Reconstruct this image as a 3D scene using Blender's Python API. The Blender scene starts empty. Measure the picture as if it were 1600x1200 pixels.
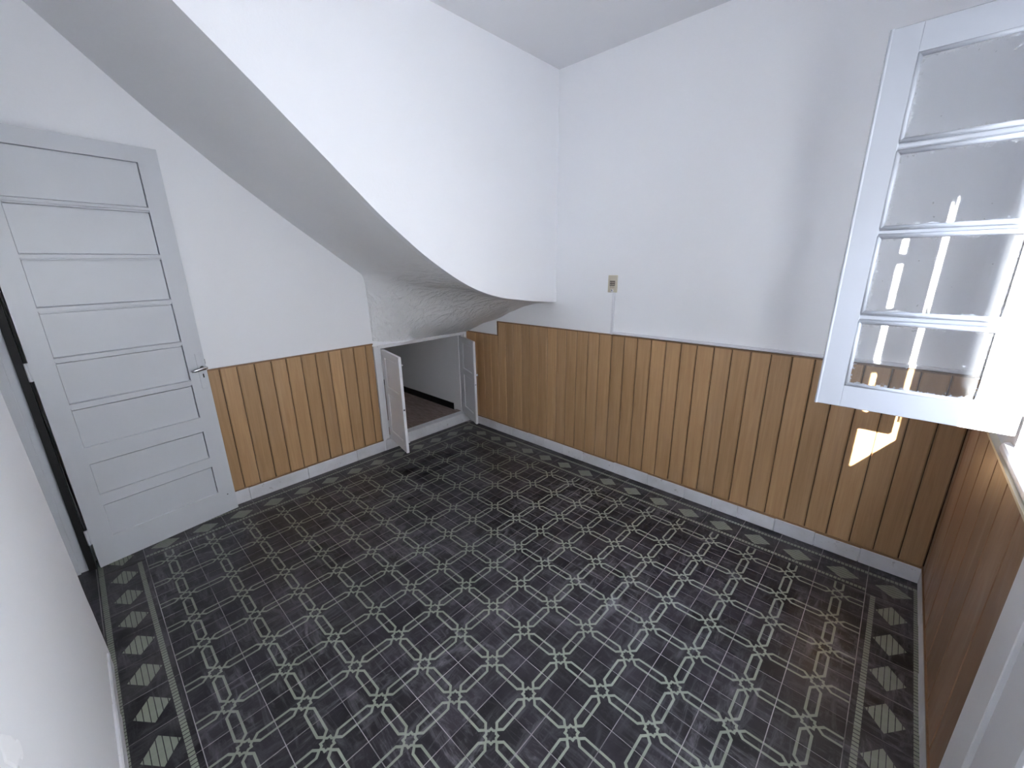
import bpy, math, random
from mathutils import Vector, Matrix, noise
random.seed(7)
D = bpy.data
SC = bpy.context.scene
COL = SC.collection

# ------------------------------------------------------------------ camera
cam_d = D.cameras.new('camera'); cam = D.objects.new('camera', cam_d); COL.objects.link(cam)
cam_d.sensor_width = 36.0; cam_d.sensor_fit = 'HORIZONTAL'
cam_d.lens = 638.62 / 1600 * 36.0
cam_d.clip_start = 0.02
rgt = Vector((0.72888307, 0.68449213, -0.014142))
dwn = Vector((0.18299766, -0.21468696, -0.95938593))
fwd = Vector((-0.65972822, 0.69669221, -0.28174215))
rot = Matrix((rgt, -dwn, -fwd)).transposed()
cam.matrix_world = Matrix.Translation((3.07088, -2.58120, 1.58330)) @ rot.to_4x4()
SC.camera = cam

# ------------------------------------------------------------------ view, sky, sun
SC.view_settings.view_transform = 'Standard'
SC.view_settings.look = 'None'
SC.view_settings.gamma = 1.0
SC.view_settings.use_curve_mapping = False
SC.view_settings.exposure = 0.70
SC.cycles.max_bounces = 14
SC.cycles.diffuse_bounces = 8
SC.cycles.transparent_max_bounces = 16
SC.cycles.sample_clamp_indirect = 12.0
SC.cycles.caustics_reflective = False

SKY_STRENGTH = 22.0
SUN_STRENGTH = 45.0
world = D.worlds.new('sky'); SC.world = world; world.use_nodes = True
wn = world.node_tree; wn.nodes.clear()
w_out = wn.nodes.new('ShaderNodeOutputWorld'); w_bg = wn.nodes.new('ShaderNodeBackground')
w_tc = wn.nodes.new('ShaderNodeTexCoord'); w_sep = wn.nodes.new('ShaderNodeSeparateXYZ')
w_rmp = wn.nodes.new('ShaderNodeValToRGB')
w_rmp.color_ramp.elements[0].position = 0.0; w_rmp.color_ramp.elements[0].color = (0.92, 0.955, 1.0, 1)
w_rmp.color_ramp.elements[1].position = 1.0; w_rmp.color_ramp.elements[1].color = (0.60, 0.74, 1.0, 1)
wn.links.new(w_tc.outputs['Generated'], w_sep.inputs[0]); wn.links.new(w_sep.outputs[2], w_rmp.inputs[0])
wn.links.new(w_rmp.outputs[0], w_bg.inputs['Color']); w_bg.inputs['Strength'].default_value = SKY_STRENGTH
wn.links.new(w_bg.outputs[0], w_out.inputs[0])

sun_d = D.lights.new('sun', 'SUN'); sun = D.objects.new('sun', sun_d); COL.objects.link(sun)
sun_d.energy = SUN_STRENGTH; sun_d.angle = math.radians(0.6); sun_d.color = (1.0, 0.95, 0.86)
sdir = Vector((-0.30, 1.0, -0.405))
sun.rotation_euler = sdir.to_track_quat('-Z', 'Y').to_euler()
sun.location = (6, -8, 5)
# daylight portal filling the open window (guides sky sampling, gives off no light of its own)
por_d = D.lights.new('window_portal', 'AREA'); por = D.objects.new('window_portal', por_d); COL.objects.link(por)
por_d.shape = 'RECTANGLE'; por_d.size = 1.25; por_d.size_y = 0.50; por_d.cycles.is_portal = True
por.matrix_world = Matrix(((0, 0, 1, 3.50), (0, 1, 0, -1.02), (-1, 0, 0, 1.635), (0, 0, 0, 1)))

# ------------------------------------------------------------------ node helpers
class NB:
    def __init__(s, name):
        s.mat = D.materials.new(name); s.mat.use_nodes = True
        s.t = s.mat.node_tree; s.t.nodes.clear()
        s.out = s.t.nodes.new('ShaderNodeOutputMaterial')
    def n(s, typ, **kw):
        x = s.t.nodes.new(typ)
        for k, v in kw.items(): setattr(x, k, v)
        return x
    def put(s, sock, v):
        if v is None: return
        if hasattr(v, 'is_output'): s.t.links.new(v, sock)
        else:
            if isinstance(v, (tuple, list)) and len(v) == 3 and sock.type == 'RGBA': v = (*v, 1)
            sock.default_value = v
    def m(s, op, a, b=None, c=None, clamp=False):
        x = s.n('ShaderNodeMath', operation=op, use_clamp=clamp)
        for i, v in enumerate((a, b, c)): s.put(x.inputs[i], v)
        return x.outputs[0]
    def add(s, a, b): return s.m('ADD', a, b)
    def sub(s, a, b): return s.m('SUBTRACT', a, b)
    def mul(s, a, b): return s.m('MULTIPLY', a, b)
    def lt(s, a, b): return s.m('LESS_THAN', a, b)
    def gt(s, a, b): return s.m('GREATER_THAN', a, b)
    def mx(s, a, b): return s.m('MAXIMUM', a, b)
    def mn(s, a, b): return s.m('MINIMUM', a, b)
    def ab(s, a): return s.m('ABSOLUTE', a)
    def band(s, a, lo, hi): return s.mul(s.gt(a, lo), s.lt(a, hi))
    def mix(s, f, a, b):
        x = s.n('ShaderNodeMix', data_type='RGBA')
        s.put(x.inputs[0], f); s.put(x.inputs[6], a); s.put(x.inputs[7], b)
        return x.outputs[2]
    def ramp(s, f, *stops):
        x = s.n('ShaderNodeValToRGB'); cr = x.color_ramp
        while len(cr.elements) < len(stops): cr.elements.new(0.5)
        for e, (p, c) in zip(cr.elements, stops):
            e.position = p; e.color = (*c, 1) if isinstance(c, (tuple, list)) else (c, c, c, 1)
        s.put(x.inputs[0], f); return x.outputs[0]
    def coord(s, which='Object'): return s.n('ShaderNodeTexCoord').outputs[which]
    def pos(s): return s.n('ShaderNodeNewGeometry').outputs['Position']
    def rnd(s): return s.n('ShaderNodeObjectInfo').outputs['Random']
    def sep(s, v):
        x = s.n('ShaderNodeSeparateXYZ'); s.put(x.inputs[0], v); return x.outputs
    def mapv(s, v, scale=(1, 1, 1), loc=(0, 0, 0), rotz=0):
        x = s.n('ShaderNodeMapping'); s.put(x.inputs[0], v)
        x.inputs['Scale'].default_value = scale; s.put(x.inputs['Location'], loc)
        x.inputs['Rotation'].default_value = (0, 0, rotz); return x.outputs[0]
    def noise(s, v, scale=5, detail=4, rough=0.55, dist=0.0):
        x = s.n('ShaderNodeTexNoise'); s.put(x.inputs['Vector'], v)
        x.inputs['Scale'].default_value = scale; x.inputs['Detail'].default_value = detail
        x.inputs['Roughness'].default_value = rough; x.inputs['Distortion'].default_value = dist
        return x.outputs[0]
    def bump(s, h, strength=0.2, dist=0.01):
        x = s.n('ShaderNodeBump'); s.put(x.inputs['Height'], h)
        x.inputs['Strength'].default_value = strength; x.inputs['Distance'].default_value = dist
        return x.outputs[0]
    def principled(s, col, rough=0.5, metal=0.0, normal=None, spec=0.5):
        x = s.n('ShaderNodeBsdfPrincipled')
        s.put(x.inputs['Base Color'], col); s.put(x.inputs['Roughness'], rough)
        s.put(x.inputs['Metallic'], metal); s.put(x.inputs['Specular IOR Level'], spec)
        if normal is not None: s.put(x.inputs['Normal'], normal)
        s.t.links.new(x.outputs[0], s.out.inputs['Surface'])
        return s.mat

def paint(name, col, rough=0.55, var=0.05, bump=0.12, scale=9.0, dist=0.004):
    b = NB(name); p = b.pos()
    f = b.noise(p, scale * 0.25, 4)
    c = b.mix(f, tuple(v * (1 - var) for v in col), tuple(min(1, v * (1 + var)) for v in col))
    h = b.add(b.noise(p, scale, 5, 0.6), b.mul(b.noise(p, scale * 9, 3), 0.25))
    return b.principled(c, rough, 0, b.bump(h, bump, dist))

M = {}
M['plaster'] = paint('white_wall_paint', (0.868, 0.873, 0.90), 0.62, 0.025, 0.25, 7, 0.006)
M['plaster_rough'] = paint('trowelled_white_plaster', (0.84, 0.84, 0.85), 0.6, 0.03, 0.30, 10, 0.008)
M['ceiling'] = paint('ceiling_paint', (0.74, 0.74, 0.76), 0.75, 0.02, 0.1)
M['glare'] = paint('painted_glare', (0.95, 0.95, 0.97), 0.5, 0.02, 0.2)  # near-white colour standing in for reflected sun glare
M['door_paint'] = paint('pale_grey_gloss_paint', (0.60, 0.615, 0.65), 0.36, 0.035, 0.18, 26, 0.002)
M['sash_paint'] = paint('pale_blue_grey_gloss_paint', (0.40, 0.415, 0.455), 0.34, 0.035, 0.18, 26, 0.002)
M['trim_white'] = paint('white_gloss_paint', (0.76, 0.76, 0.78), 0.38, 0.04, 0.2, 18, 0.003)
M['cavity'] = paint('cupboard_grey_wall_paint', (0.80, 0.795, 0.80), 0.75, 0.06, 0.25, 8, 0.006)
M['plastic_white'] = paint('white_plastic', (0.74, 0.74, 0.78), 0.4, 0.02, 0.03)
M['beige'] = paint('aged_beige_plastic', (0.60, 0.55, 0.44), 0.38, 0.03, 0.03)
M['brown_plastic'] = paint('brown_plastic', (0.10, 0.085, 0.07), 0.4, 0.03, 0.03)
M['black'] = paint('black_gap', (0.008, 0.008, 0.009), 0.6, 0.02, 0.02)
M['dark_skirt'] = paint('black_glazed_skirting', (0.010, 0.010, 0.011), 0.3, 0.1, 0.05)
M['outside'] = paint('terrace_concrete', (0.24, 0.235, 0.225), 0.85, 0.1, 0.2)
M['sky_blocker'] = paint('sky_blocker_render', (0.34, 0.33, 0.31), 0.9, 0.1, 0.2)  # dull dark colour for the added walls that hold back skylight
M['screw'] = paint('dark_metal', (0.06, 0.06, 0.06), 0.4, 0.02, 0.02)
b = NB('chrome'); M['chrome'] = b.principled((0.62, 0.62, 0.63), 0.16, 1.0)

b = NB('trowelled_white_plaster_soffit'); p = b.pos(); s_ = b.sep(p)
lowm = b.m('MULTIPLY', b.sub(1.62, s_[2]), 3.5, clamp=True)
st1 = b.noise(b.mapv(p, (2.0, 6.0, 5.0), (0, 0, 0), 0.35), 1.5, 4, 0.55, 2.2)
st2 = b.noise(b.mapv(p, (5, 18, 12), (1, 2, 0), 0.2), 1.3, 3, 0.55, 1.0)
hh = b.add(b.mul(lowm, b.add(st1, b.mul(st2, 0.35))), b.mul(b.noise(p, 8, 4), 0.12))
M['soffit'] = b.principled(b.mix(b.noise(p, 2.5, 4), (0.81, 0.81, 0.82), (0.86, 0.86, 0.865)), 0.6, 0, b.bump(hh, 0.8, 0.034))

# old painted skirting: white with chips and dirt
b = NB('chipped_white_skirting_paint'); p = b.pos()
ch = b.ramp(b.noise(p, 34, 5, 0.65), (0.64, 0.0), (0.69, 1.0))
dt = b.ramp(b.noise(p, 6, 5, 0.6), (0.40, 0.0), (0.80, 0.55))
c = b.mix(dt, (0.70, 0.70, 0.73), (0.42, 0.41, 0.41))
c = b.mix(b.mul(ch, 0.55), c, (0.30, 0.27, 0.25))
M['skirting'] = b.principled(c, 0.45, 0, b.bump(b.noise(p, 25, 5), 0.3, 0.004))

# oak-look boards, one tone per board
def wood(name, lo, hi, dusty=0.0):
    b = NB(name); o = b.coord('Object'); r = b.rnd()
    cmb = b.n('ShaderNodeCombineXYZ'); b.put(cmb.inputs[0], b.mul(r, 37.0)); b.put(cmb.inputs[1], b.mul(r, 11.0)); b.put(cmb.inputs[2], b.mul(r, 23.0))
    v = b.mapv(o, (26, 26, 1.3), cmb.outputs[0])
    g1 = b.noise(v, 1.6, 6, 0.62, 0.6)
    v2 = b.mapv(o, (150, 150, 3.0), cmb.outputs[0])
    g2 = b.noise(v2, 1.5, 3, 0.6)
    f = b.add(b.mul(g1, 0.75), b.mul(g2, 0.35))
    c = b.ramp(f, (0.32, lo), (0.72, hi))
    tone = b.add(0.86, b.mul(b.m('POWER', r, 1.5), 0.22))
    tc = b.n('ShaderNodeCombineXYZ')
    for i in range(3): b.put(tc.inputs[i], tone)
    mm = b.n('ShaderNodeMix', data_type='RGBA', blend_type='MULTIPLY'); b.put(mm.inputs[0], 1.0)
    b.put(mm.inputs[6], c); b.t.links.new(tc.outputs[0], mm.inputs[7])
    c = mm.outputs[2]
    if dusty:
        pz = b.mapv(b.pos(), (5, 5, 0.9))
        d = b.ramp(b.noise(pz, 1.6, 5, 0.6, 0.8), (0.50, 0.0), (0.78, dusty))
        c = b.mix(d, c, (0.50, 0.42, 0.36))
    return b.principled(c, b.add(0.30, b.mul(g1, 0.25)), 0, b.bump(f, 0.06, 0.002))
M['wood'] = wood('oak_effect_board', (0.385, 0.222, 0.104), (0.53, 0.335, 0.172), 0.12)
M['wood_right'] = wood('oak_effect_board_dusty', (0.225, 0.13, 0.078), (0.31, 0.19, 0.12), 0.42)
M['wood_cap'] = wood('darker_wood_edging', (0.20, 0.11, 0.055), (0.27, 0.155, 0.08))
M['groove'] = paint('dark_groove_wood', (0.07, 0.038, 0.018), 0.6, 0.1, 0.05)  # dark brown of the backing behind the board joints
b = NB('worn_reddish_floorboard'); p = b.pos()
f = b.noise(b.mapv(p, (4, 22, 4)), 2.2, 6, 0.65)
M['cup_floor'] = b.principled(b.ramp(f, (0.3, (0.17, 0.125, 0.11)), (0.7, (0.36, 0.28, 0.25))), 0.7, 0, b.bump(f, 0.2, 0.004))

# ---- cement floor tiles: pattern printed in the tile's own square
T = 0.2
GREEN = (0.228, 0.25, 0.198)
def tile_mat(name, pattern):
    b = NB(name); o = b.coord('Object'); s = b.sep(o); p = b.pos()
    X = b.m('DIVIDE', s[0], T); Y = b.m('DIVIDE', s[1], T)
    if pattern == 'star':
        ax, ay = b.ab(X), b.ab(Y)
        star = b.mn(b.add(ax, ay), b.mul(b.mx(ax, ay), 1.41421))
        mask = b.band(star, 0.092, 0.150)
        for u, v in ((ax, ay), (ay, ax)):
            du = b.sub(0.5, u)
            e1 = b.mx(b.sub(v, 0.105), b.sub(b.add(du, v), 0.392))       # outside < 0
            e2 = b.mx(b.sub(v, 0.062), b.sub(b.add(du, v), 0.325))
            mask = b.mx(mask, b.mul(b.lt(e1, 0), b.gt(e2, 0)))
        mask = b.mul(mask, b.gt(star, 0.092))
    elif pattern in ('border', 'corner'):
        t = b.add(Y, 0.5); q = X                                           # t: 0 at the room side, 1 at the wall
        dia = b.add(b.m('DIVIDE', b.ab(b.sub(t, 0.49)), 0.275), b.m('DIVIDE', b.ab(q), 0.345))
        line = b.m('FRACT', b.m('DIVIDE', b.sub(t, 0.49 - 0.0465), 0.093))
        mask = b.mul(b.lt(dia, 1.0), b.gt(b.ab(b.sub(line, 0.5)), 0.0))
        mask = b.mul(mask, b.lt(b.ab(b.sub(line, 0.5)), 0.43))
        def ladder(t_, q_, lo, hi):
            rung = b.m('FRACT', b.mul(b.add(q_, 0.5), 12.0))
            return b.mul(b.band(t_, lo, hi), b.gt(rung, 0.21))
        if pattern == 'border':
            mask = b.mx(mask, ladder(t, q, 0.095, 0.19))
            mask = b.mx(mask, ladder(t, q, 0.865, 0.965))
        else:
            t2 = b.add(X, 0.5)
            mask = b.mx(mask, b.mul(ladder(t, q, 0.865, 0.965), b.lt(t2, 0.965)))
            mask = b.mx(mask, b.mul(ladder(t2, Y, 0.865, 0.965), b.lt(t, 0.965)))
    else:
        mask = 0.0
    r = b.rnd()
    n1 = b.noise(p, 7, 6, 0.65)
    dark = b.ramp(n1, (0.30, (0.0065, 0.0052, 0.0068)), (0.75, (0.026, 0.022, 0.029)))
    tone = b.add(0.55, b.mul(r, 0.95))
    tc = b.n('ShaderNodeCombineXYZ')
    for i in range(3): b.put(tc.inputs[i], tone)
    mm = b.n('ShaderNodeMix', data_type='RGBA', blend_type='MULTIPLY'); b.put(mm.inputs[0], 1.0)
    b.put(mm.inputs[6], dark); b.t.links.new(tc.outputs[0], mm.inputs[7])
    gn = b.noise(p, 30, 5, 0.6)
    green = b.mix(gn, tuple(v * 0.78 for v in GREEN), tuple(v * 1.12 for v in GREEN))
    c = b.mix(mask, mm.outputs[2], green)
    # rubbed grey scuffs, worn patches with a shape of their own
    sc1 = b.noise(b.mapv(p, (14, 3.2, 1), (0, 0, 0), 0.55), 1.3, 7, 0.72, 1.2)
    sc2 = b.noise(b.mapv(p, (3, 16, 1), (3, 1, 0), 0.25), 1.5, 7, 0.72, 1.0)
    big = b.ramp(b.noise(p, 1.7, 3, 0.5), (0.40, 0.0), (0.66, 1.0))
    sc = b.mul(b.ramp(b.mx(sc1, sc2), (0.50, 0.0), (0.74, 1.0)), b.add(0.30, b.mul(big, 0.70)))
    fine = b.ramp(b.noise(b.mapv(p, (60, 7, 1), (0, 0, 0), 0.9), 1.6, 5, 0.7, 0.6), (0.5, 0.0), (0.75, 1.0))
    sc = b.mul(sc, b.add(0.55, b.mul(fine, 0.45)))
    c = b.mix(b.mul(sc, 0.80), c, (0.33, 0.315, 0.345))
    if pattern in ('border', 'corner', 'plain'):
        dust = b.ramp(b.noise(p, 4.0, 5, 0.65), (0.45, 0.0), (0.75, 0.35))
        c = b.mix(b.mul(dust, 0.6), c, (0.22, 0.20, 0.195))
    rough = b.add(0.27, b.add(b.mul(n1, 0.18), b.mul(sc, 0.25)))
    return b.principled(c, rough, 0, b.bump(b.add(b.noise(p, 45, 4), b.mul(sc, 0.5)), 0.07, 0.002), 0.36)
M['tile_star'] = tile_mat('cement_tile_star_print', 'star')
M['tile_border'] = tile_mat('cement_tile_border_print', 'border')
M['tile_corner'] = tile_mat('cement_tile_corner_print', 'corner')
M['tile_plain'] = tile_mat('cement_tile_plain_dark', 'plain')
b = NB('tile_joint_mortar'); p = b.pos()
g = b.noise(p, 3.2, 5, 0.6)
M['grout'] = b.principled(b.ramp(g, (0.32, (0.10, 0.09, 0.095)), (0.62, (0.42, 0.385, 0.39))), 0.9)

# thin window glass, dirty, with paint spatter along its edges
def glass_mat(hx, hz):
    b = NB('painted_edge_window_glass'); o = b.coord('Object'); s = b.sep(o)
    tr = b.n('ShaderNodeBsdfTransparent'); tr.inputs[0].default_value = (0.955, 0.965, 0.975, 1)
    gl = b.n('ShaderNodeBsdfGlossy'); gl.inputs['Roughness'].default_value = 0.02
    fr = b.n('ShaderNodeFresnel'); fr.inputs[0].default_value = 1.42
    m1 = b.n('ShaderNodeMixShader'); b.put(m1.inputs[0], fr.outputs[0]); b.put(m1.inputs[1], tr.outputs[0]); b.put(m1.inputs[2], gl.outputs[0])
    df = b.n('ShaderNodeBsdfDiffuse'); df.inputs[0].default_value = (0.75, 0.77, 0.80, 1)
    tl = b.n('ShaderNodeBsdfTranslucent'); tl.inputs[0].default_value = (0.75, 0.77, 0.80, 1)
    m0 = b.n('ShaderNodeMixShader'); m0.inputs[0].default_value = 0.35
    b.put(m0.inputs[1], df.outputs[0]); b.put(m0.inputs[2], tl.outputs[0])
    d = b.mn(b.sub(hx, b.ab(s[0])), b.sub(hz, b.ab(s[2])))
    edge = b.m('SUBTRACT', 1.0, b.m('DIVIDE', d, 0.034), clamp=True)
    n = b.noise(b.pos(), 95, 4, 0.65)
    spat = b.gt(b.add(n, b.mul(b.m('POWER', edge, 1.7), 0.50)), 0.77)
    dots = b.gt(b.noise(b.pos(), 60, 3, 0.5), 0.735)
    haze = b.add(0.012, b.mul(b.noise(b.pos(), 6, 4), 0.03))
    f = b.m('MAXIMUM', b.mx(b.mul(spat, 0.8), b.mul(dots, 0.6)), haze, clamp=True)
    m2 = b.n('ShaderNodeMixShader'); b.put(m2.inputs[0], f); b.put(m2.inputs[1], m1.outputs[0]); b.put(m2.inputs[2], m0.outputs[0])
    b.t.links.new(m2.outputs[0], b.out.inputs['Surface'])
    return b.mat

# ------------------------------------------------------------------ mesh helpers
class MB:
    def __init__(s): s.v = []; s.f = []
    def box(s, x0, y0, z0, x1, y1, z1):
        k = len(s.v)
        s.v += [(x0, y0, z0), (x1, y0, z0), (x1, y1, z0), (x0, y1, z0), (x0, y0, z1), (x1, y0, z1), (x1, y1, z1), (x0, y1, z1)]
        s.f += [tuple(k + i for i in q) for q in ((0, 3, 2, 1), (4, 5, 6, 7), (0, 1, 5, 4), (1, 2, 6, 5), (2, 3, 7, 6), (3, 0, 4, 7))]
        return s
    def prism(s, prof, a, b_, axis):
        """convex/simple 2D outline (counter-clockwise seen from +axis) swept from a to b_ along axis"""
        k = len(s.v); n = len(prof)
        def P(u, v, w): return {0: (w, u, v), 1: (v, w, u), 2: (u, v, w)}[axis]
        s.v += [P(u, v, a) for u, v in prof] + [P(u, v, b_) for u, v in prof]
        s.f.append(tuple(k + i for i in reversed(range(n)))); s.f.append(tuple(k + n + i for i in range(n)))
        for i in range(n):
            j = (i + 1) % n; s.f.append((k + i, k + j, k + n + j, k + n + i))
        return s
    def tube(s, pts, rad, seg=12, squash=1.0):
        pts = [Vector(p) for p in pts]; k = len(s.v)
        rads = rad if isinstance(rad, (list, tuple)) else [rad] * len(pts)
        for i, p in enumerate(pts):
            t = (pts[min(i + 1, len(pts) - 1)] - pts[max(i - 1, 0)]).normalized()
            a = Vector((0, 0, 1)) if abs(t.z) < 0.9 else Vector((1, 0, 0))
            u = t.cross(a).normalized(); w = u.cross(t)
            for j in range(seg):
                th = 2 * math.pi * j / seg
                s.v.append(tuple(p + u * math.cos(th) * rads[i] * squash + w * math.sin(th) * rads[i]))
        for i in range(len(pts) - 1):
            for j in range(seg):
                a = k + i * seg + j; c = k + i * seg + (j + 1) % seg
                s.f.append((a, c, c + seg, a + seg))
        s.f.append(tuple(k + j for j in reversed(range(seg)))); e = k + (len(pts) - 1) * seg
        s.f.append(tuple(e + j for j in range(seg)))
        return s
    def bevel_box(s, x0, y0, z0, x1, y1, z1, c=0.002):
        import bmesh
        bm = bmesh.new(); bmesh.ops.create_cube(bm, size=1.0)
        for v in bm.verts:
            v.co = Vector(((x0 + x1) / 2 + v.co.x * (x1 - x0), (y0 + y1) / 2 + v.co.y * (y1 - y0), (z0 + z1) / 2 + v.co.z * (z1 - z0)))
        bmesh.ops.bevel(bm, geom=list(bm.edges), offset=c, segments=1, affect='EDGES', profile=0.7)
        bm.verts.index_update(); k = len(s.v)
        s.v += [tuple(v.co) for v in bm.verts]; s.f += [tuple(k + v.index for v in f.verts) for f in bm.faces]
        bm.free(); return s

def mesh(mb, name, mat, loc=(0, 0, 0), smooth=False):
    import bmesh
    me = D.meshes.new(name)
    me.from_pydata([(x - loc[0], y - loc[1], z - loc[2]) for x, y, z in mb.v], [], mb.f)
    bm = bmesh.new(); bm.from_mesh(me); bmesh.ops.recalc_face_normals(bm, faces=bm.faces); bm.to_mesh(me); bm.free()
    if mat: me.materials.append(M[mat] if isinstance(mat, str) else mat)
    if smooth:
        for p in me.polygons: p.use_smooth = True
    return me

WORLD = {}                                                       # name of the parent -> its base point (unrotated parents)
def obj(name, mb, mat, parent=None, loc=(0, 0, 0), smooth=False, local=False):
    """mb in room coordinates; loc becomes the object's own origin. local=True: mb is already in the parent's frame."""
    o = D.objects.new(name, mesh(mb, name, mat, loc, smooth)); COL.objects.link(o)
    base = Vector((0, 0, 0))
    if parent is not None:
        o.parent = parent
        if not local: base = Vector(WORLD.get(parent, (0, 0, 0)))
    o.location = Vector(loc) - base
    WORLD[o] = Vector(loc)
    return o
def empty(name, loc, rotz=0.0):
    o = D.objects.new(name, None); COL.objects.link(o); o.location = loc; o.rotation_euler = (0, 0, rotz)
    o.empty_display_size = 0.1; WORLD[o] = Vector(loc); return o
def tag(o, label=None, cat=None, group=None, kind=None):
    if label: o['label'] = label
    if cat: o['category'] = cat
    if group: o['group'] = group
    if kind: o['kind'] = kind
    return o
def struct(name, mb, mat, label, loc=(0, 0, 0), smooth=False):
    return tag(obj(name, mb, mat, None, loc, smooth), label, None, None, 'structure')

# ------------------------------------------------------------------ room shell
AX = -0.068      # plaster of the left wall (under the stairs)
BY = 0.068       # plaster of the back wall
CX = 3.400       # plaster of the window wall
H = 2.863
NI, NJ = 15, 12  # whole pattern tiles

fl = MB().box(-0.068, -3.9, -0.06, 2.40, 0.075, -0.0016).box(2.40, -2.96, -0.06, 3.47, 0.075, -0.0016)
floor = struct('floor', fl, 'grout', 'dark cement tile floor with pale green star and octagon pattern')

tile_mesh = {}
def tile_me(kind, w, d):
    key = (kind, round(w, 3), round(d, 3))
    if key not in tile_mesh:
        g = 0.0013; c = 0.0007
        mb = MB(); k = 0
        x0, x1, y0, y1 = -w / 2 + g, w / 2 - g, -d / 2 + g, d / 2 - g
        mb.v = [(x0, y0, -0.012), (x1, y0, -0.012), (x1, y1, -0.012), (x0, y1, -0.012),
                (x0, y0, -c), (x1, y0, -c), (x1, y1, -c), (x0, y1, -c),
                (x0 + c, y0 + c, 0), (x1 - c, y0 + c, 0), (x1 - c, y1 - c, 0), (x0 + c, y1 - c, 0)]
        for a in (0, 4):
            for i in range(4):
                j = (i + 1) % 4; mb.f.append((a + i, a + j, a + 4 + j, a + 4 + i))
        mb.f.append((8, 9, 10, 11)); mb.f.append((3, 2, 1, 0))
        tile_mesh[key] = mesh(mb, 'tile', 'tile_' + kind)
    return tile_mesh[key]
def tile(kind, x, y, rotz=0.0, w=T, d=T):
    o = D.objects.new('tile', tile_me(kind, w, d)); COL.objects.link(o); o.parent = floor
    o.location = (x, y, random.uniform(-0.0005, 0.0004))
    o.rotation_euler = (random.uniform(-0.002, 0.002), random.uniform(-0.002, 0.002), rotz)
    return o
for i in range(NI):
    for j in range(NJ):
        tile('star', 0.3 + T * i, -0.3 - T * j)
XR, YF = 0.2 + T * NI, -0.2 - T * NJ           # inner border joints: 3.2 and -2.6
for i in range(NI):
    tile('border', 0.3 + T * i, -0.1, 0.0)
    tile('border', 0.3 + T * i, YF - 0.1, math.pi)
for j in range(NJ):
    tile('border', 0.1, -0.3 - T * j, math.pi / 2)
    tile('border', XR + 0.1, -0.3 - T * j, -math.pi / 2)
tile('corner', 0.1, -0.1, math.pi / 2); tile('corner', XR + 0.1, -0.1, 0)
tile('corner', 0.1, YF - 0.1, math.pi); tile('corner', XR + 0.1, YF - 0.1, -math.pi / 2)
for i in range(17):                             # narrow cut strip along the back wall
    tile('plain', 0.1 + T * i, 0.026, 0, T, 0.052)
for j in range(14):                             # and along the left wall
    tile('plain', -0.025, -0.1 - T * j, 0, 0.05, T)
for i in range(5):                              # doorway threshold and hall
    for j in range(3):
        tile('plain', 0.1 + T * i, YF - 0.3 - T * j)

# left wall: full height beside the cupboard, lintel above it
CUP0, CUP1, CUPT = -0.905, 0.012, 0.930         # rough opening of the cupboard
lw = MB().box(-0.20, -3.9, 0, AX, CUP0, H).box(-0.20, CUP0, CUPT, AX, 0.20, H).box(-0.20, CUP0, -0.06, AX, 0.20, 0.088)
lw.box(-0.20, CUP1, 0.088, AX, 0.20, CUPT)
wall_left = struct('wall_left', lw, 'plaster', 'white wall under the stairs behind the open door')
wall_back = struct('wall_back', MB().box(-0.20, BY, 0, 3.60, 0.20, H), 'plaster', 'white plain wall with the socket above wood panelling')

# window wall (window and french door openings)
WY0, WY1, WZ0, WZ1 = -1.345, -0.715, 1.0, 2.27
DY0, DY1, DZ1 = -2.45, -1.345, 2.27
rw = MB().box(CX, WY1, 0, 3.47, 0.20, H).box(CX, WY0, 0, 3.47, WY1, WZ0).box(CX, DY0, DZ1, 3.47, WY1, H).box(CX, -2.95, 0, 3.47, DY0, H)
wall_right = struct('wall_right', rw, 'plaster', 'narrow window wall at the right, mostly wood panelled below')

# near wall with the doorway; it leans back very slightly and its doorway edge is chipped
nw = MB()
def slanted(x0, x1, z0, z1, thick=0.12):
    k = len(nw.v)
    y = lambda z: -2.788 - 0.019 * z
    nw.v += [(x0, y(z0), z0), (x1, y(z0), z0), (x1, y(z0) - thick, z0), (x0, y(z0) - thick, z0), (x0, y(z1), z1), (x1, y(z1), z1), (x1, y(z1) - thick, z1), (x0, y(z1) - thick, z1)]
    nw.f += [tuple(k + i for i in q) for q in ((0, 3, 2, 1), (4, 5, 6, 7), (0, 1, 5, 4), (1, 2, 6, 5), (2, 3, 7, 6), (3, 0, 4, 7))]
slanted(0.0, 0.855, 2.26, H); slanted(-0.068, 0.0, 0.0, H)
# chipped, slightly rounded doorway edge built as a wobbling column of sections
rs = random.Random(3); k = len(nw.v); zs = [i * 0.06 for i in range(int(H / 0.06) + 1)] + [H]
for z in zs:
    y = -2.788 - 0.019 * z; ch = 0.004 + 0.004 * abs(noise.noise((0, 0, z * 9))) + (0.008 if rs.random() < 0.12 else 0)
    nw.v += [(3.40, y, z), (0.868 + ch, y, z), (0.858, y - ch - 0.004, z), (0.858, y - 0.12, z), (3.40, y - 0.12, z)]
for i in range(len(zs) - 1):
    a = k + 5 * i
    for q in range(5):
        r2 = (q + 1) % 5; nw.f.append((a + q, a + r2, a + 5 + r2, a + 5 + q))
nw.f.append(tuple(k + q for q in range(5))); nw.f.append(tuple(k + 5 * (len(zs) - 1) + q for q in reversed(range(5))))
wall_front = struct('wall_front', nw, 'plaster', 'white wall in the left foreground with a chipped doorway edge')
ps = MB()
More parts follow.
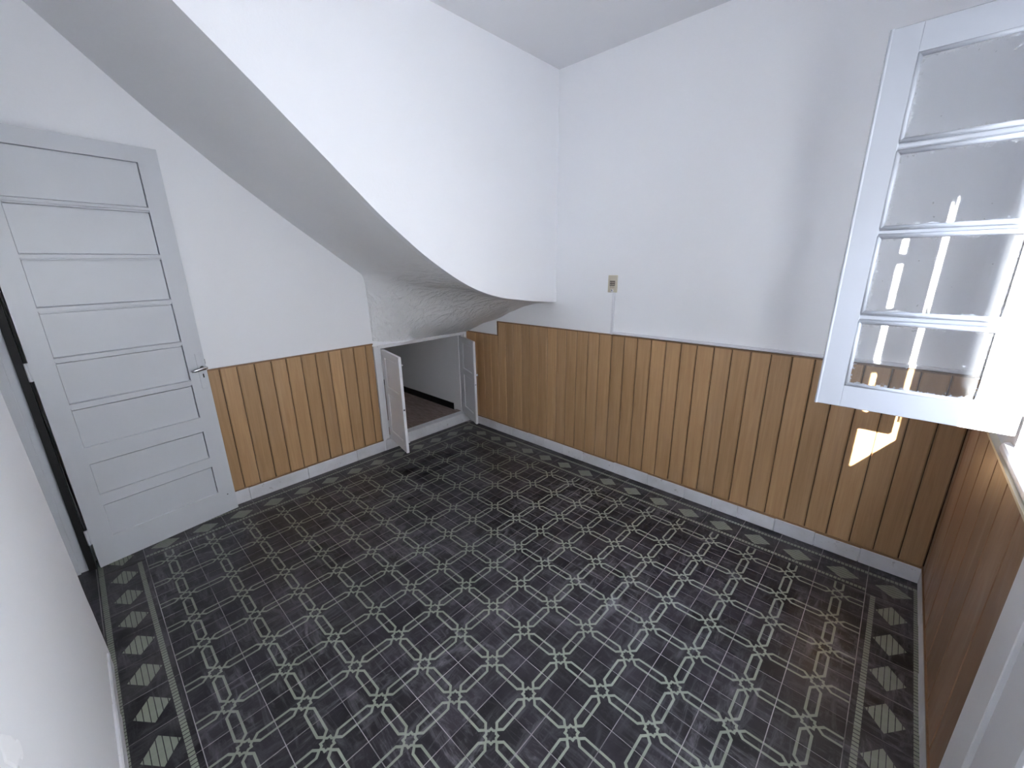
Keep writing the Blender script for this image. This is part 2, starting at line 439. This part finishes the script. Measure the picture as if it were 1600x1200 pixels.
def blob(cx, cz, rx, rz, tilt, n=14, seed=0):
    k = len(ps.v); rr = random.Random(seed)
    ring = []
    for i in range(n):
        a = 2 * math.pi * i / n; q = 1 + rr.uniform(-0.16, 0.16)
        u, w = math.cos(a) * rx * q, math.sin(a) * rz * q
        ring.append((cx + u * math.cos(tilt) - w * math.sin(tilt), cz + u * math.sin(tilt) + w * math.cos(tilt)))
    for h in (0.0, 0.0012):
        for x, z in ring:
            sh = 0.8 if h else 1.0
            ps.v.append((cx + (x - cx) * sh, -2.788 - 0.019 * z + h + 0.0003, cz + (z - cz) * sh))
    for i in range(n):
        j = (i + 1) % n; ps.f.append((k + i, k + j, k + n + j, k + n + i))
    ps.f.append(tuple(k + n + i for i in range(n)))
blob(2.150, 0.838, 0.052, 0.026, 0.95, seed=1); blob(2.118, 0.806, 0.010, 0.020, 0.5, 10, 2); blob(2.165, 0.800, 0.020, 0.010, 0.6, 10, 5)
obj('glare_spots', ps, 'glare', wall_front)  # spots of sun glare on the wall, painted as thin pale blobs
struct('ceiling', MB().box(-0.20, -3.9, H, 2.40, 0.20, H + 0.10).box(2.40, -2.96, H, 3.60, 0.20, H + 0.10), 'ceiling', 'flat pale grey ceiling')
hall = MB().box(-0.20, -4.0, -0.06, 2.30, -3.9, H).box(2.25, -3.9, 0, 2.40, -2.90, H)
struct('wall_hall', hall, 'plaster', 'hall wall beyond the doorway')
struct('ground', MB().box(3.47, -14, -0.4, 18, 10, -0.25).box(-6, -14, -0.4, 3.47, -3.9, -0.25), 'outside', 'terrace outside the window')
struct('added_eave', MB().box(3.47, -6, 2.95, 3.95, 3, 3.05), 'plaster', 'unseen eave added outside to cut skylight at the window')  # unseen overhang, put in to keep high sky off the sash
struct('wall_sky_blocker', MB().box(-6, -9.3, -0.4, 5.2, -9.0, 9.0).box(6.35, -9.3, -0.4, 7.5, -9.0, 9.0).box(7.5, -20, -0.4, 7.8, 12, 6.0), 'sky_blocker', 'unseen walls added outside to block skylight and leave a sun gap')  # unseen, put in to shape the daylight reaching the window

# underside and side of the staircase: one plastered body
def interp(tab, x):
    if x <= tab[0][0]: (a, fa), (c, fc) = tab[0], tab[1]
    elif x >= tab[-1][0]: (a, fa), (c, fc) = tab[-2], tab[-1]
    else:
        for q in range(len(tab) - 1):
            if tab[q][0] <= x <= tab[q + 1][0]: (a, fa), (c, fc) = tab[q], tab[q + 1]; break
    return fa + (fc - fa) * (x - a) / (c - a)
T1 = [(-2.118, 2.469), (-1.901, 2.276), (-1.664, 2.063), (-1.405, 1.829), (-1.168, 1.645), (-1.03, 1.557), (-0.9, 1.483), (-0.79, 1.432), (-0.686, 1.396), (-0.504, 1.354), (-0.231, 1.316), (0.068, 1.286)]
T0 = [(-2.437, 2.752), (-2.185, 2.505), (-2.06, 2.385), (-1.778, 2.140), (-1.455, 1.885), (-1.133, 1.645), (-0.945, 1.506)]
YK = -0.945                                     # where the level flight ends and the plaster coves down to the cupboard head
SX0, SX1 = -0.075, 1.055
def sm(tab, y, r):
    return sum(interp(tab, y + r * q) for q in (-1, -0.5, 0, 0.5, 1)) / 5
ys = []
y = -2.60
while y < 0.068:
    ys.append(y); y += 0.008 if -1.02 < y < -0.80 else 0.03
ys.append(0.068)
NXS = 34
sm_b = MB(); rows = []
for y in ys:
    row = []
    h1 = sm(T1, y, 0.05)
    low = max(0.0, min(1.0, (y + 1.25) / 0.35)); tt = max(0.0, min(1.0, (y - YK) / 0.965))
    for q in range(NXS + 1):
        s_ = (q / NXS) ** 2.2; x = SX0 + (SX1 - SX0) * s_
        if y < YK:
            h0 = sm(T0, y, 0.012); z = h0 + (h1 - h0) * s_
        else:
            f = 1 - (1 - s_) ** (1 + 15 * (1 - tt) ** 4.2) + 0.14 * math.sin(math.pi * s_ ** 1.6) * tt
            z = 0.935 + (h1 - 0.935) * f
        if 0 < q < NXS: z += min(1.0, s_ * 6) * (0.012 * low * noise.noise((x * 2.3 + 4, y * 6.5 + x * 3.0, 1.7)) + 0.008 * low * noise.noise((x * 4, y * 16 + x * 8, 5.1)))
        if q == NXS: z += 0.004 * noise.noise((y * 4.0, 2.2, 0.3))
        row.append(len(sm_b.v)); sm_b.v.append((x, y, min(z, H - 0.0005)))
    rows.append(row)
for it in range(10):                              # soften the meeting of flight and cove
    zz = [v[2] for v in sm_b.v]
    for a in range(1, len(rows) - 1):
        if -1.22 < ys[a] < -0.60:
            for q in range(7, NXS):
                i_, u_, d_ = rows[a][q], rows[a - 1][q], rows[a + 1][q]
                h_ = ys[a + 1] - ys[a - 1]; w_ = (ys[a] - ys[a - 1]) / h_
                t_ = zz[u_] * (1 - w_) + zz[d_] * w_
                sm_b.v[i_] = (sm_b.v[i_][0], sm_b.v[i_][1], 0.4 * zz[i_] + 0.6 * t_)
for a in range(len(rows) - 1):
    for q in range(NXS):
        sm_b.f.append((rows[a][q], rows[a + 1][q], rows[a + 1][q + 1], rows[a][q + 1]))
soff = struct('ceiling_stair', sm_b, 'soffit', 'curved grey plastered underside of the staircase', smooth=True)
side = MB(); n = len(ys)
for y, row in zip(ys, rows):
    z = sm_b.v[row[-1]][2]
    side.v.append((SX1, y, z)); side.v.append((SX1, y, H)); side.v.append((SX1 - 0.05, y, z + 0.001)); side.v.append((SX1 - 0.05, y, H))
for a in range(n - 1):
    k = 4 * a
    side.f += [(k, k + 4, k + 5, k + 1), (k + 2, k + 3, k + 7, k + 6), (k, k + 2, k + 6, k + 4)]
struct('wall_stair', side, 'plaster', 'bright white side wall of the staircase above the curved underside')

# ------------------------------------------------------------------ wood panelling (boards are parts of their wall)
def board_profile(w, t=0.010, c=0.0046):
    return [(-w / 2, 0), (w / 2, 0), (w / 2, t - c), (w / 2 - c, t), (-w / 2 + c, t), (-w / 2, t - c)]
def board(parent, mat, a, c_, z0, z1, axis):
    """one board between coordinates a and c_ along a wall"""
    g = 0.0024; w = abs(c_ - a) - 2 * g; mid = (a + c_) / 2
    mb = MB(); prof = board_profile(w)
    if axis == 'B':   mb.prism([(u, -v) for u, v in reversed(prof)], 0, z1 - z0, 2); loc = (mid, BY, z0); rz = 0
    elif axis == 'A': mb.prism([(v, u) for u, v in reversed(prof)], 0, z1 - z0, 2); loc = (AX, mid, z0); rz = 0
    else:             mb.prism([(-v, u) for u, v in prof], 0, z1 - z0, 2); loc = (CX, mid, z0); rz = 0
    o = D.objects.new('board', mesh(mb, 'board', mat)); COL.objects.link(o); o.parent = parent; o.location = loc
    return o
anch = [(-1, -0.10), (0, 0.0), (1, .096), (2, .2), (3, .302), (4, .4), (5, .496), (6, .59), (7, .691), (8, .783), (9, .881), (10, .98), (11, 1.078), (12, 1.173), (13, 1.273), (14, 1.375), (15, 1.473), (16, 1.577), (17, 1.678), (18, 1.777), (19, 1.879), (20, 1.981), (21, 2.081), (22, 2.179), (23, 2.281), (30, 2.994), (31, 3.096), (32, 3.197), (33, 3.296), (34, 3.39)]
PB0, PBL, PBH = 0.088, 0.955, 1.083
ks = [interp(anch, q) for q in range(0, 35)]; ks[0] = -0.05
for q in range(34):
    board(wall_back, 'wood', ks[q], ks[q + 1], PB0, (PBL if q < 4 else PBH) - 0.008, 'B')
ka = [-2.79, -2.725, -2.624, -2.523, -2.422, -2.321, -2.220, -2.120, -2.019, -1.921, -1.818, -1.715, -1.617, -1.514, -1.412, -1.313, -1.213, -1.114, -1.012, -0.946]
for q in range(len(ka) - 1):
    board(wall_left, 'wood', ka[q], ka[q + 1], 0.100, 0.959, 'A')
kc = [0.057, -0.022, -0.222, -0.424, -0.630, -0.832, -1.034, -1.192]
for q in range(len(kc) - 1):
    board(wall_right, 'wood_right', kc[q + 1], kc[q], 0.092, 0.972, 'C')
# dark backing behind the joints
obj('panel_backing', MB().box(-0.02, BY - 0.0012, PB0, 0.4, BY + 0.001, PBL - 0.01).box(0.4, BY - 0.0012, PB0, CX, BY + 0.001, PBH - 0.01), 'groove', wall_back)
obj('panel_backing', MB().box(AX - 0.001, -2.78, 0.10, AX + 0.0012, -0.947, 0.955), 'groove', wall_left)
# edging strips
obj('edging_strip', MB().box(-0.02, BY - 0.0125, PBL - 0.008, 0.4, BY, PBL), 'wood_cap', wall_back, (0.2, BY, PBL))
obj('edging_strip', MB().box(0.398, BY - 0.0125, PBH - 0.009, CX, BY, PBH), 'wood_cap', wall_back, (1.9, BY, PBH))
obj('edging_strip', MB().box(0.0, BY - 0.0155, PB0 - 0.004, CX, BY, PB0 + 0.008), 'wood_cap', wall_back, (1.9, BY, PB0))
obj('edging_strip', MB().box(0.392, BY - 0.0118, PBL - 0.008, 0.401, BY, PBH), 'wood_cap', wall_back, (0.396, BY, PBL))
obj('edging_strip', MB().box(AX, -2.78, 0.958, AX + 0.0125, -0.946, 0.968), 'wood_cap', wall_left, (AX, -1.8, 0.96))
obj('edging_strip', MB().box(AX, -2.78, 0.094, AX + 0.0155, -0.946, 0.104), 'wood_cap', wall_left, (AX, -1.8, 0.1))
obj('edging_strip', MB().box(CX - 0.0155, -1.192, 0.088, CX, 0.05, 0.098), 'wood_cap', wall_right, (CX, -0.6, 0.09))
tag(obj('edging_strip', MB().box(CX - 0.020, -1.192, 0.971, CX, 0.05, 0.981), 'beige', wall_right, (CX, -0.6, 0.98)), 'pale edging strip')

# ------------------------------------------------------------------ skirtings, one painted piece after another
def skirting(name, label, edges, axis, face, back, h):
    root = None
    for a, c_ in zip(edges[:-1], edges[1:]):
        g = 0.0008; hh = h + random.uniform(-0.003, 0.003); off = random.uniform(-0.0015, 0.0015)
        mb = MB()
        if axis == 'x': mb.bevel_box(a + g, min(face + off, back), 0, c_ - g, max(face + off, back), hh, 0.003)
        else: mb.bevel_box(min(face + off, back), a + g, 0, max(face + off, back), c_ - g, hh, 0.003)
        if root is None:
            root = struct(name, mb, 'skirting', label)
        else: obj('skirting_tile', mb, 'skirting', root)
    return root
skirting('baseboard_back', 'chipped white skirting tiles under the back panelling', [-0.05, 0.16, 0.36, 0.56, 0.77, 0.97, 1.17, 1.37, 1.66, 1.94, 2.21, 2.39, 2.545, 2.75, 2.95, 3.15, 3.39], 'x', 0.050, BY, 0.086)
skirting('baseboard_left', 'white skirting along the left wall under the panelling', [-2.78, -2.4, -2.0, -1.6, -1.2, -0.93], 'y', -0.048, AX, 0.096)
skirting('baseboard_right', 'white skirting under the window wall panelling', [-1.19, -0.9, -0.6, -0.3, 0.05], 'y', 3.386, CX, 0.09)
bf = MB()
for i in range(8):
    x0 = 0.95 + 0.305 * i; x1 = min(x0 + 0.30, 3.39)
    bf.bevel_box(x0, -2.80, 0, x1, -2.781 + random.uniform(-0.003, 0.003), 0.075 + random.uniform(-0.006, 0.004), 0.004)
struct('baseboard_front', bf, 'skirting', 'rough white skirting in the left foreground')

# ------------------------------------------------------------------ the panelled door, swung back against the left wall
hx, hy = 0.109, -2.781; fx, fy = -0.004, -2.091
ang = math.atan2(fy - hy, fx - hx); DW = math.hypot(fx - hx, fy - hy); DT = 0.038
door = empty('door_1', (hx, hy, 0.0), ang)
tag(door, 'tall pale grey eight-panel door standing open against the left wall', None, None, 'structure')
DB, DH = 0.004, 2.200
SL, SR = 0.085, 0.607
C6 = 0.006
def dpart(name, mb, mat='door_paint', parent=door, smooth=False):
    o = D.objects.new(name, mesh(mb, name, mat, (0, 0, 0), smooth)); COL.objects.link(o); o.parent = parent; WORLD[o] = Vector((0, 0, 0)); return o
# stiles (front at y = 0, back at y = DT), inner edge chamfered down to the panels
st = MB().prism([(0, 0), (SL, 0), (SL + C6, 0.012), (SL + C6, DT), (0, DT)], DB, DH, 2)
dpart('stile', st)
st = MB().prism([(SR, 0), (DW, 0), (DW, DT), (SR - 0.001, DT), (SR - 0.0005, 0.016)], DB, DH, 2)
dpart('stile', st)
pz = [(0.161, 0.352), (0.415, 0.598), (0.690, 0.900), (0.939, 1.147), (1.178, 1.390), (1.423, 1.633), (1.667, 1.878), (1.910, 2.124)]
edges = [DB] + [v for a in pz for v in a] + [DH]
for q in range(9):
    z0, z1 = edges[2 * q], edges[2 * q + 1]
    c0 = C6 if q > 0 else 0; c1 = C6 if q < 8 else 0
    # profile in (y, z): axis 0 prism -> (u, v) = (y, z)
    if 0 < q < 8 and z1 - z0 < 0.05:        # narrow moulded rail: two steps each side of a raised middle
        pr = [(0.0, z0 + 0.009), (0.006, z0 + 0.008), (0.005, z0), (DT, z0), (DT, z1), (0.016, z1), (0.012, z1 - 0.001), (0.005, z1 - 0.004), (0.009, z1 - 0.0065), (0.002, z1 - 0.008), (0.0, z1 - 0.011)]
    else:
        pr = [(0.0, z0), (0.016, z0), (DT, z0), (DT, z1 + c1), (0.015, z1 + c1), (0.0, z1)]
    dpart('rail', MB().prism(list(reversed(pr)), SL, SR, 0))
for z0, z1 in pz:
    dpart('panel', MB().box(SL, 0.0075, z0 - 0.004, SR - 0.0045, DT - 0.012, z1 - 0.0062).box(SL, DT - 0.012, z0 - 0.006, SR + 0.004, DT - 0.008, z1 + 0.006))
pl = dpart('lock_plate', MB().bevel_box(0.654, -0.004, 0.869, 0.689, 0.001, 1.088, 0.0015))
tag(dpart('keyhole', MB().box(0.6715, -0.0046, 0.936, 0.6785, -0.003, 0.960), 'black', pl), 'black keyhole')
hd = dpart('lever_handle', MB().tube([(0.676, -0.003, 0.998), (0.676, -0.012, 0.998), (0.676, -0.048, 0.998)], [0.011, 0.009, 0.009], 14), 'screw', door, True)
tag(hd, 'dark round handle neck')
tag(dpart('lever', MB().tube([(0.690, -0.048, 1.001), (0.676, -0.049, 1.000), (0.650, -0.050, 0.997), (0.625, -0.049, 0.993), (0.606, -0.046, 0.990)], [0.007, 0.010, 0.010, 0.009, 0.006], 12, 0.7), 'chrome', hd, True), 'shiny chrome lever')
tag(dpart('latch', MB().box(DW - 0.001, 0.012, 1.015, DW + 0.006, 0.026, 1.045), 'screw'), 'dark latch bolt on the door edge')
tag(dpart('screw_hole', MB().tube([(0.655, -0.0006, 0.128), (0.655, 0.001, 0.128)], 0.004, 10), 'black'), 'small dark hole low on the door')
for z in (0.20, 1.12, 2.0):
    dpart('hinge', MB().tube([(-0.010, 0.004, z - 0.045), (-0.010, 0.004, z + 0.045)], 0.006, 10).box(-0.014, 0.004, z - 0.045, 0.0, 0.008, z + 0.045))
# hinge jamb of the doorway
jb = MB().box(0.0, -2.93, 0, 0.080, -2.826, 2.26).box(0.0, -2.93, 2.215, 0.86, -2.806, 2.27).box(0.083, -2.93, 0, 0.093, -2.858, 2.215)
jamb = struct('trim_1', jb, 'door_paint', 'pale grey door frame in the left doorway')
obj('gap_shade_strip', MB().box(0.060, -2.826, 0.0, 0.098, -2.797, 2.21), 'black', jamb)  # black strip painting in the shade of the hinge gap

# ------------------------------------------------------------------ low cupboard under the stairs
cup = empty('cupboard', (-0.055, -0.44, 0.0))
tag(cup, 'small built-in white cupboard under the stairs with both leaves open', 'cupboard')
fr = MB()
fr.bevel_box(-0.11, -0.946, 0.0, -0.048, -0.912, 0.944, 0.003).bevel_box(-0.11, -0.913, 0.098, -0.060, -0.878, 0.944, 0.003)
fr.bevel_box(-0.11, -0.913, 0.915, -0.056, 0.050, 0.934, 0.003).bevel_box(-0.11, -0.913, 0.930, -0.046, 0.056, 0.944, 0.003)
fr.bevel_box(-0.11, 0.004, 0.098, -0.060, 0.028, 0.934, 0.003).bevel_box(-0.11, 0.026, 0.0, -0.050, 0.057, 0.944, 0.003)
obj('frame', fr, 'trim_white', cup)
obj('sill', MB().bevel_box(-0.20, -0.93, 0.0, -0.044, 0.05, 0.100, 0.004), 'skirting', cup)
tag(obj('bare_threshold', MB().box(-0.20, -0.88, 0.0995, -0.125, 0.0, 0.1035), 'cup_floor', cup), 'bare worn strip behind the white sill')
cv = MB()
cv.box(-1.75, 0.0, 0.0, -0.115, 0.03, 0.95).box(-1.78, -1.6, 0.0, -1.75, 0.03, 1.25).box(-1.75, -1.63, 0.0, -0.20, -1.6, 1.25)
k = len(cv.v)
cv.v += [(-0.20, -1.6, 1.2), (-1.75, -1.6, 1.2), (-1.75, -0.85, 0.945), (-0.20, -0.85, 0.945), (-1.75, 0.03, 0.945), (-0.115, 0.03, 0.945), (-0.115, -0.85, 0.945)]
cv.f += [(k, k + 1, k + 2, k + 3), (k + 3, k + 2, k + 4, k + 5), ]
cav = struct('wall_cupboard', cv, 'cavity', 'grey inner walls of the space under the stairs')
struct('floor_cupboard', MB().box(-1.75, -1.6, 0.0, -0.20, 0.0, 0.094), 'cup_floor', 'worn reddish brown floor inside the cupboard')
xs = [-0.232, -0.43, -0.63, -0.83, -1.03, -1.23, -1.43, -1.63, -1.75]
for a, c_ in zip(xs[:-1], xs[1:]):
    obj('skirting_tile', MB().bevel_box(c_ + 0.001, -0.012, 0.094, a - 0.001, 0.001, 0.165, 0.002), 'dark_skirt', cav)

def leaf(hinge, free, front_sign, knob):
    """panelled leaf; local x from hinge to free edge, the front (room side when shut) at y*front_sign"""
    a = math.atan2(free[1] - hinge[1], free[0] - hinge[0]); L = math.hypot(free[0] - hinge[0], free[1] - hinge[1])
    r = D.objects.new('door', None); COL.objects.link(r); r.parent = cup
    r.location = Vector((hinge[0], hinge[1], 0)) - WORLD[cup]; r.rotation_euler = (0, 0, a); r.empty_display_size = 0.05
    z0, z1, t = 0.107, 0.910, 0.022
    def P(name, mb, mat='trim_white'):
        o = D.objects.new(name, mesh(mb, name, mat)); COL.objects.link(o); o.parent = r; return o
    y0, y1 = -t / 2, t / 2
    f = MB().bevel_box(0, y0, z0, 0.06, y1, z1, 0.0015).bevel_box(L - 0.06, y0, z0, L, y1, z1, 0.0015)
    zm = 0.565
    for a0, a1 in ((z0, z0 + 0.085), (zm - 0.03, zm + 0.03), (z1 - 0.06, z1)): f.bevel_box(0.059, y0, a0, L - 0.059, y1, a1, 0.0015)
    P('frame', f)
    for a0, a1 in ((z0 + 0.084, zm - 0.029), (zm + 0.029, z1 - 0.059)):
        p = MB().box(0.058, y0 + 0.007, a0, L - 0.058, y1 - 0.007, a1)
        P('panel', p)
        m_ = MB()
        for s_ in (-1, 1):
            yy = s_ * (t / 2 - 0.0045)
            m_.tube([(0.0615, yy, a0), (0.0615, yy, a1)], 0.004, 6).tube([(L - 0.0615, yy, a0), (L - 0.0615, yy, a1)], 0.004, 6)
            m_.tube([(0.06, yy, a0 + 0.003), (L - 0.06, yy, a0 + 0.003)], 0.004, 6).tube([(0.06, yy, a1 - 0.003), (L - 0.06, yy, a1 - 0.003)], 0.004, 6)
        P('moulding', m_)
    if knob:
        P('knob', MB().tube([(L - 0.03, front_sign * t / 2, 0.585), (L - 0.03, front_sign * (t / 2 + 0.012), 0.585), (L - 0.03, front_sign * (t / 2 + 0.022), 0.585)], [0.006, 0.007, 0.010], 10))
        P('keyhole', MB().tube([(L - 0.0005, 0, 0.50), (L + 0.0005, 0, 0.50)], 0.005, 8), 'screw')
    else:
        P('bolt', MB().tube([(L - 0.02, -front_sign * t / 2, 0.84), (L - 0.02, -front_sign * (t / 2 + 0.016), 0.84)], 0.006, 8))
        P('bolt', MB().tube([(L - 0.02, -front_sign * t / 2, 0.19), (L - 0.02, -front_sign * (t / 2 + 0.016), 0.19)], 0.006, 8))
        P('keyhole', MB().tube([(L - 0.0005, 0, 0.48), (L + 0.0008, 0, 0.48)], 0.007, 8), 'black')
    for z in (0.24, 0.78):
        P('hinge', MB().tube([(-0.004, front_sign * t / 2, z - 0.03), (-0.004, front_sign * t / 2, z + 0.03)], 0.006, 8))
leaf((-0.048, -0.868), (0.343, -0.949), -1, False)
leaf((-0.050, -0.010), (0.297, -0.147), 1, True)

# ------------------------------------------------------------------ window with its sash swung in at right angles
win = empty('window_1', (3.39, -1.0, 0.985))
tag(win, 'white casement window at the right with its four-pane sash swung inwards', None, None, 'structure')
wf = MB()
wf.bevel_box(3.424, -0.770, 1.045, 3.47, -0.700, 2.27, 0.003).bevel_box(3.402, -1.345, 2.235, 3.47, -0.710, 2.275, 0.003).bevel_box(3.415, -1.345, 1.0, 3.47, -0.710, 1.030, 0.003)
obj('frame', wf, 'sash_paint', win)
sl = MB(); pr = []
for i in range(9):
    a = math.pi / 2 + math.pi * i / 8
    pr.append((3.402 + 0.022 * math.cos(a), 1.003 + 0.022 * math.sin(a)))
pr += [(3.47, 0.981), (3.47, 1.025)]
sl.prism([(z, x) for x, z in pr], -1.19, -0.655, 1)
k = len(sl.v)
obj('sill', sl, 'trim_white', win)
SY = -0.755; ST = 0.034            # face towards the camera at SY
sash = D.objects.new('sash', mesh(MB().box(3.36, SY + 0.03, 1.1, 3.361, SY + 0.031, 1.101), 'sash', 'sash_paint')); COL.objects.link(sash); sash.parent = win
sash.location = -WORLD[win]; WORLD[sash] = Vector((0, 0, 0))
X0, X1, Z0, Z1 = 2.899, 3.386, 1.072, 2.228
px0, px1 = 2.974, 3.296
sb = MB()
sb.bevel_box(X0 + 0.006, SY, Z0, px0, SY + ST, Z1, 0.002).bevel_box(px1, SY, Z0, X1, SY + ST, Z1, 0.002)
sb.bevel_box(px0 - 0.002, SY, Z0, px1 + 0.002, SY + ST, 1.152, 0.002).bevel_box(px0 - 0.002, SY, 2.151, px1 + 0.002, SY + ST, Z1, 0.002)
sb.tube([(X0 + 0.004, SY + 0.002, Z0), (X0 + 0.004, SY + 0.002, Z1)], 0.005, 8)
sash.data = mesh(sb, 'sash', 'sash_paint')
panes = [(1.152, 1.380), (1.405, 1.654), (1.673, 1.897), (1.922, 2.151)]
def sp(name, mb, mat, loc=(0, 0, 0), smooth=False): return obj(name, mb, mat, sash, loc, smooth)
for (a0, a1), (b0, b1) in zip(panes[:-1], panes[1:]):
    zc = (a1 + b0) / 2; hz = (b0 - a1) / 2
    pf = [(SY + 0.003, zc - 0.004), (SY + 0.009, zc - hz), (SY + ST, zc - hz), (SY + ST, zc + hz), (SY + 0.009, zc + hz), (SY + 0.003, zc + 0.004)]
    sp('glazing_bar', MB().prism(list(reversed(pf)), px0, px1, 0), 'sash_paint')
gm = {}
for a0, a1 in panes:
    hxp, hzp = (px1 - px0) / 2, (a1 - a0) / 2
    key = round(hzp, 4)
    if key not in gm: gm[key] = glass_mat(hxp, hzp)
    loc = ((px0 + px1) / 2, SY + 0.016, (a0 + a1) / 2)
    sp('pane', MB().box(px0, SY + 0.0145, a0, px1, SY + 0.0175, a1), gm[key], loc)
    bd = MB(); y_ = SY + 0.006; r_ = 0.0075
    bd.tube([(px0 + 0.003, y_, a0), (px0 + 0.003, y_, a1)], r_, 8).tube([(px1 - 0.003, y_, a0), (px1 - 0.003, y_, a1)], r_, 8)
    bd.tube([(px0, y_, a0 + 0.003), (px1, y_, a0 + 0.003)], r_, 8).tube([(px0, y_, a1 - 0.003), (px1, y_, a1 - 0.003)], r_, 8)
    sp('glazing_bead', bd, 'sash_paint', (0, 0, 0), True)
for z in (1.16, 1.66, 2.14):
    sp('hinge', MB().tube([(3.394, SY + 0.036, z - 0.03), (3.394, SY + 0.036, z + 0.03)], 0.006, 8), 'trim_white')

# french door beside the window: only its frame and edge show at the right margin
fd = empty('door_2', (3.40, -1.9, 0.0))
tag(fd, 'white frame and closed leaf of the garden door at the right margin', None, None, 'structure')
obj('frame', MB().bevel_box(3.384, -1.335, 0.0, 3.402, -1.192, 2.31, 0.002).bevel_box(3.392, -1.535, 0.0, 3.43, -1.34, 2.27, 0.006).bevel_box(3.392, -2.46, 2.25, 3.43, -1.34, 2.31, 0.003).bevel_box(3.392, -2.50, 0.0, 3.43, -2.42, 2.31, 0.003), 'trim_white', fd)
obj('leaf', MB().bevel_box(3.396, -2.415, 0.01, 3.43, -2.32, 2.245, 0.004).bevel_box(3.396, -1.65, 0.01, 3.43, -1.546, 2.245, 0.004).bevel_box(3.397, -2.33, 0.01, 3.429, -1.64, 0.90, 0.004).bevel_box(3.397, -2.33, 2.15, 3.429, -1.64, 2.245, 0.004), 'trim_white', fd)
obj('panel', MB().bevel_box(3.388, -2.33, 0.12, 3.397, -1.64, 0.80, 0.004), 'trim_white', fd)
b = NB('frosted_fill_glass'); tl = b.n('ShaderNodeBsdfTranslucent'); tl.inputs[0].default_value = (0.86, 0.88, 0.9, 1)  # unseen translucent pane, added to fill the room with soft light
b.t.links.new(tl.outputs[0], b.out.inputs['Surface']); M['fill_pane'] = b.mat
me_ = MB(); me_.v = [(3.412, -2.325, 0.89), (3.412, -1.645, 0.89), (3.412, -1.645, 2.16), (3.412, -2.325, 2.16)]; me_.f = [(0, 1, 2, 3)]
obj('pane', me_, 'fill_pane', fd)  # unseen pane added for soft fill light

# ------------------------------------------------------------------ socket and cable raceway
so = empty('wall_socket', (1.559, BY, 1.38))
tag(so, 'small beige socket plate on the white wall at the top of the vertical raceway', 'socket')
obj('plate', MB().bevel_box(1.524, BY - 0.012, 1.380, 1.596, BY, 1.498, 0.003), 'beige', so)
fc = obj('face', MB().bevel_box(1.540, BY - 0.0145, 1.425, 1.580, BY - 0.011, 1.460, 0.001), 'brown_plastic', so)
tag(fc, 'dark brown insert')
for q in range(3):
    for w in range(2):
        obj('slot', MB().box(1.5445 + 0.0125 * q, BY - 0.0152, 1.432 + 0.014 * w, 1.5505 + 0.0125 * q, BY - 0.014, 1.438 + 0.014 * w), 'beige', fc)
for q in range(3):
    obj('pin_hole', MB().tube([(1.548 + 0.012 * q, BY - 0.0125, 1.417), (1.548 + 0.012 * q, BY - 0.0115, 1.417)], 0.003, 8), 'black', so)
jk = obj('cable_entry', MB().tube([(1.560, BY - 0.011, 1.392), (1.560, BY - 0.016, 1.392)], [0.011, 0.009], 14), 'plastic_white', so)
tag(jk, 'round white cable entry')
obj('hole', MB().tube([(1.560, BY - 0.0165, 1.396), (1.560, BY - 0.0155, 1.396)], 0.004, 8), 'black', jk)
rc = empty('cable_raceway', (1.57, BY - 0.001, 1.083))
tag(rc, 'thin white cable raceway running down from the socket and along the panelling top', 'raceway')
rp = [(-0.0085, 0), (0.0085, 0), (0.0085, 0.009), (0.006, 0.012), (-0.006, 0.012), (-0.0085, 0.009)]
obj('vertical_duct', MB().prism([(1.572 + u, BY - 0.001 - v) for u, v in reversed(rp)], 1.083, 1.381, 2), 'plastic_white', rc)
obj('horizontal_duct', MB().prism([(BY - 0.001 - v, 1.0945 + u) for u, v in rp], 1.563, 3.398, 0), 'plastic_white', rc)
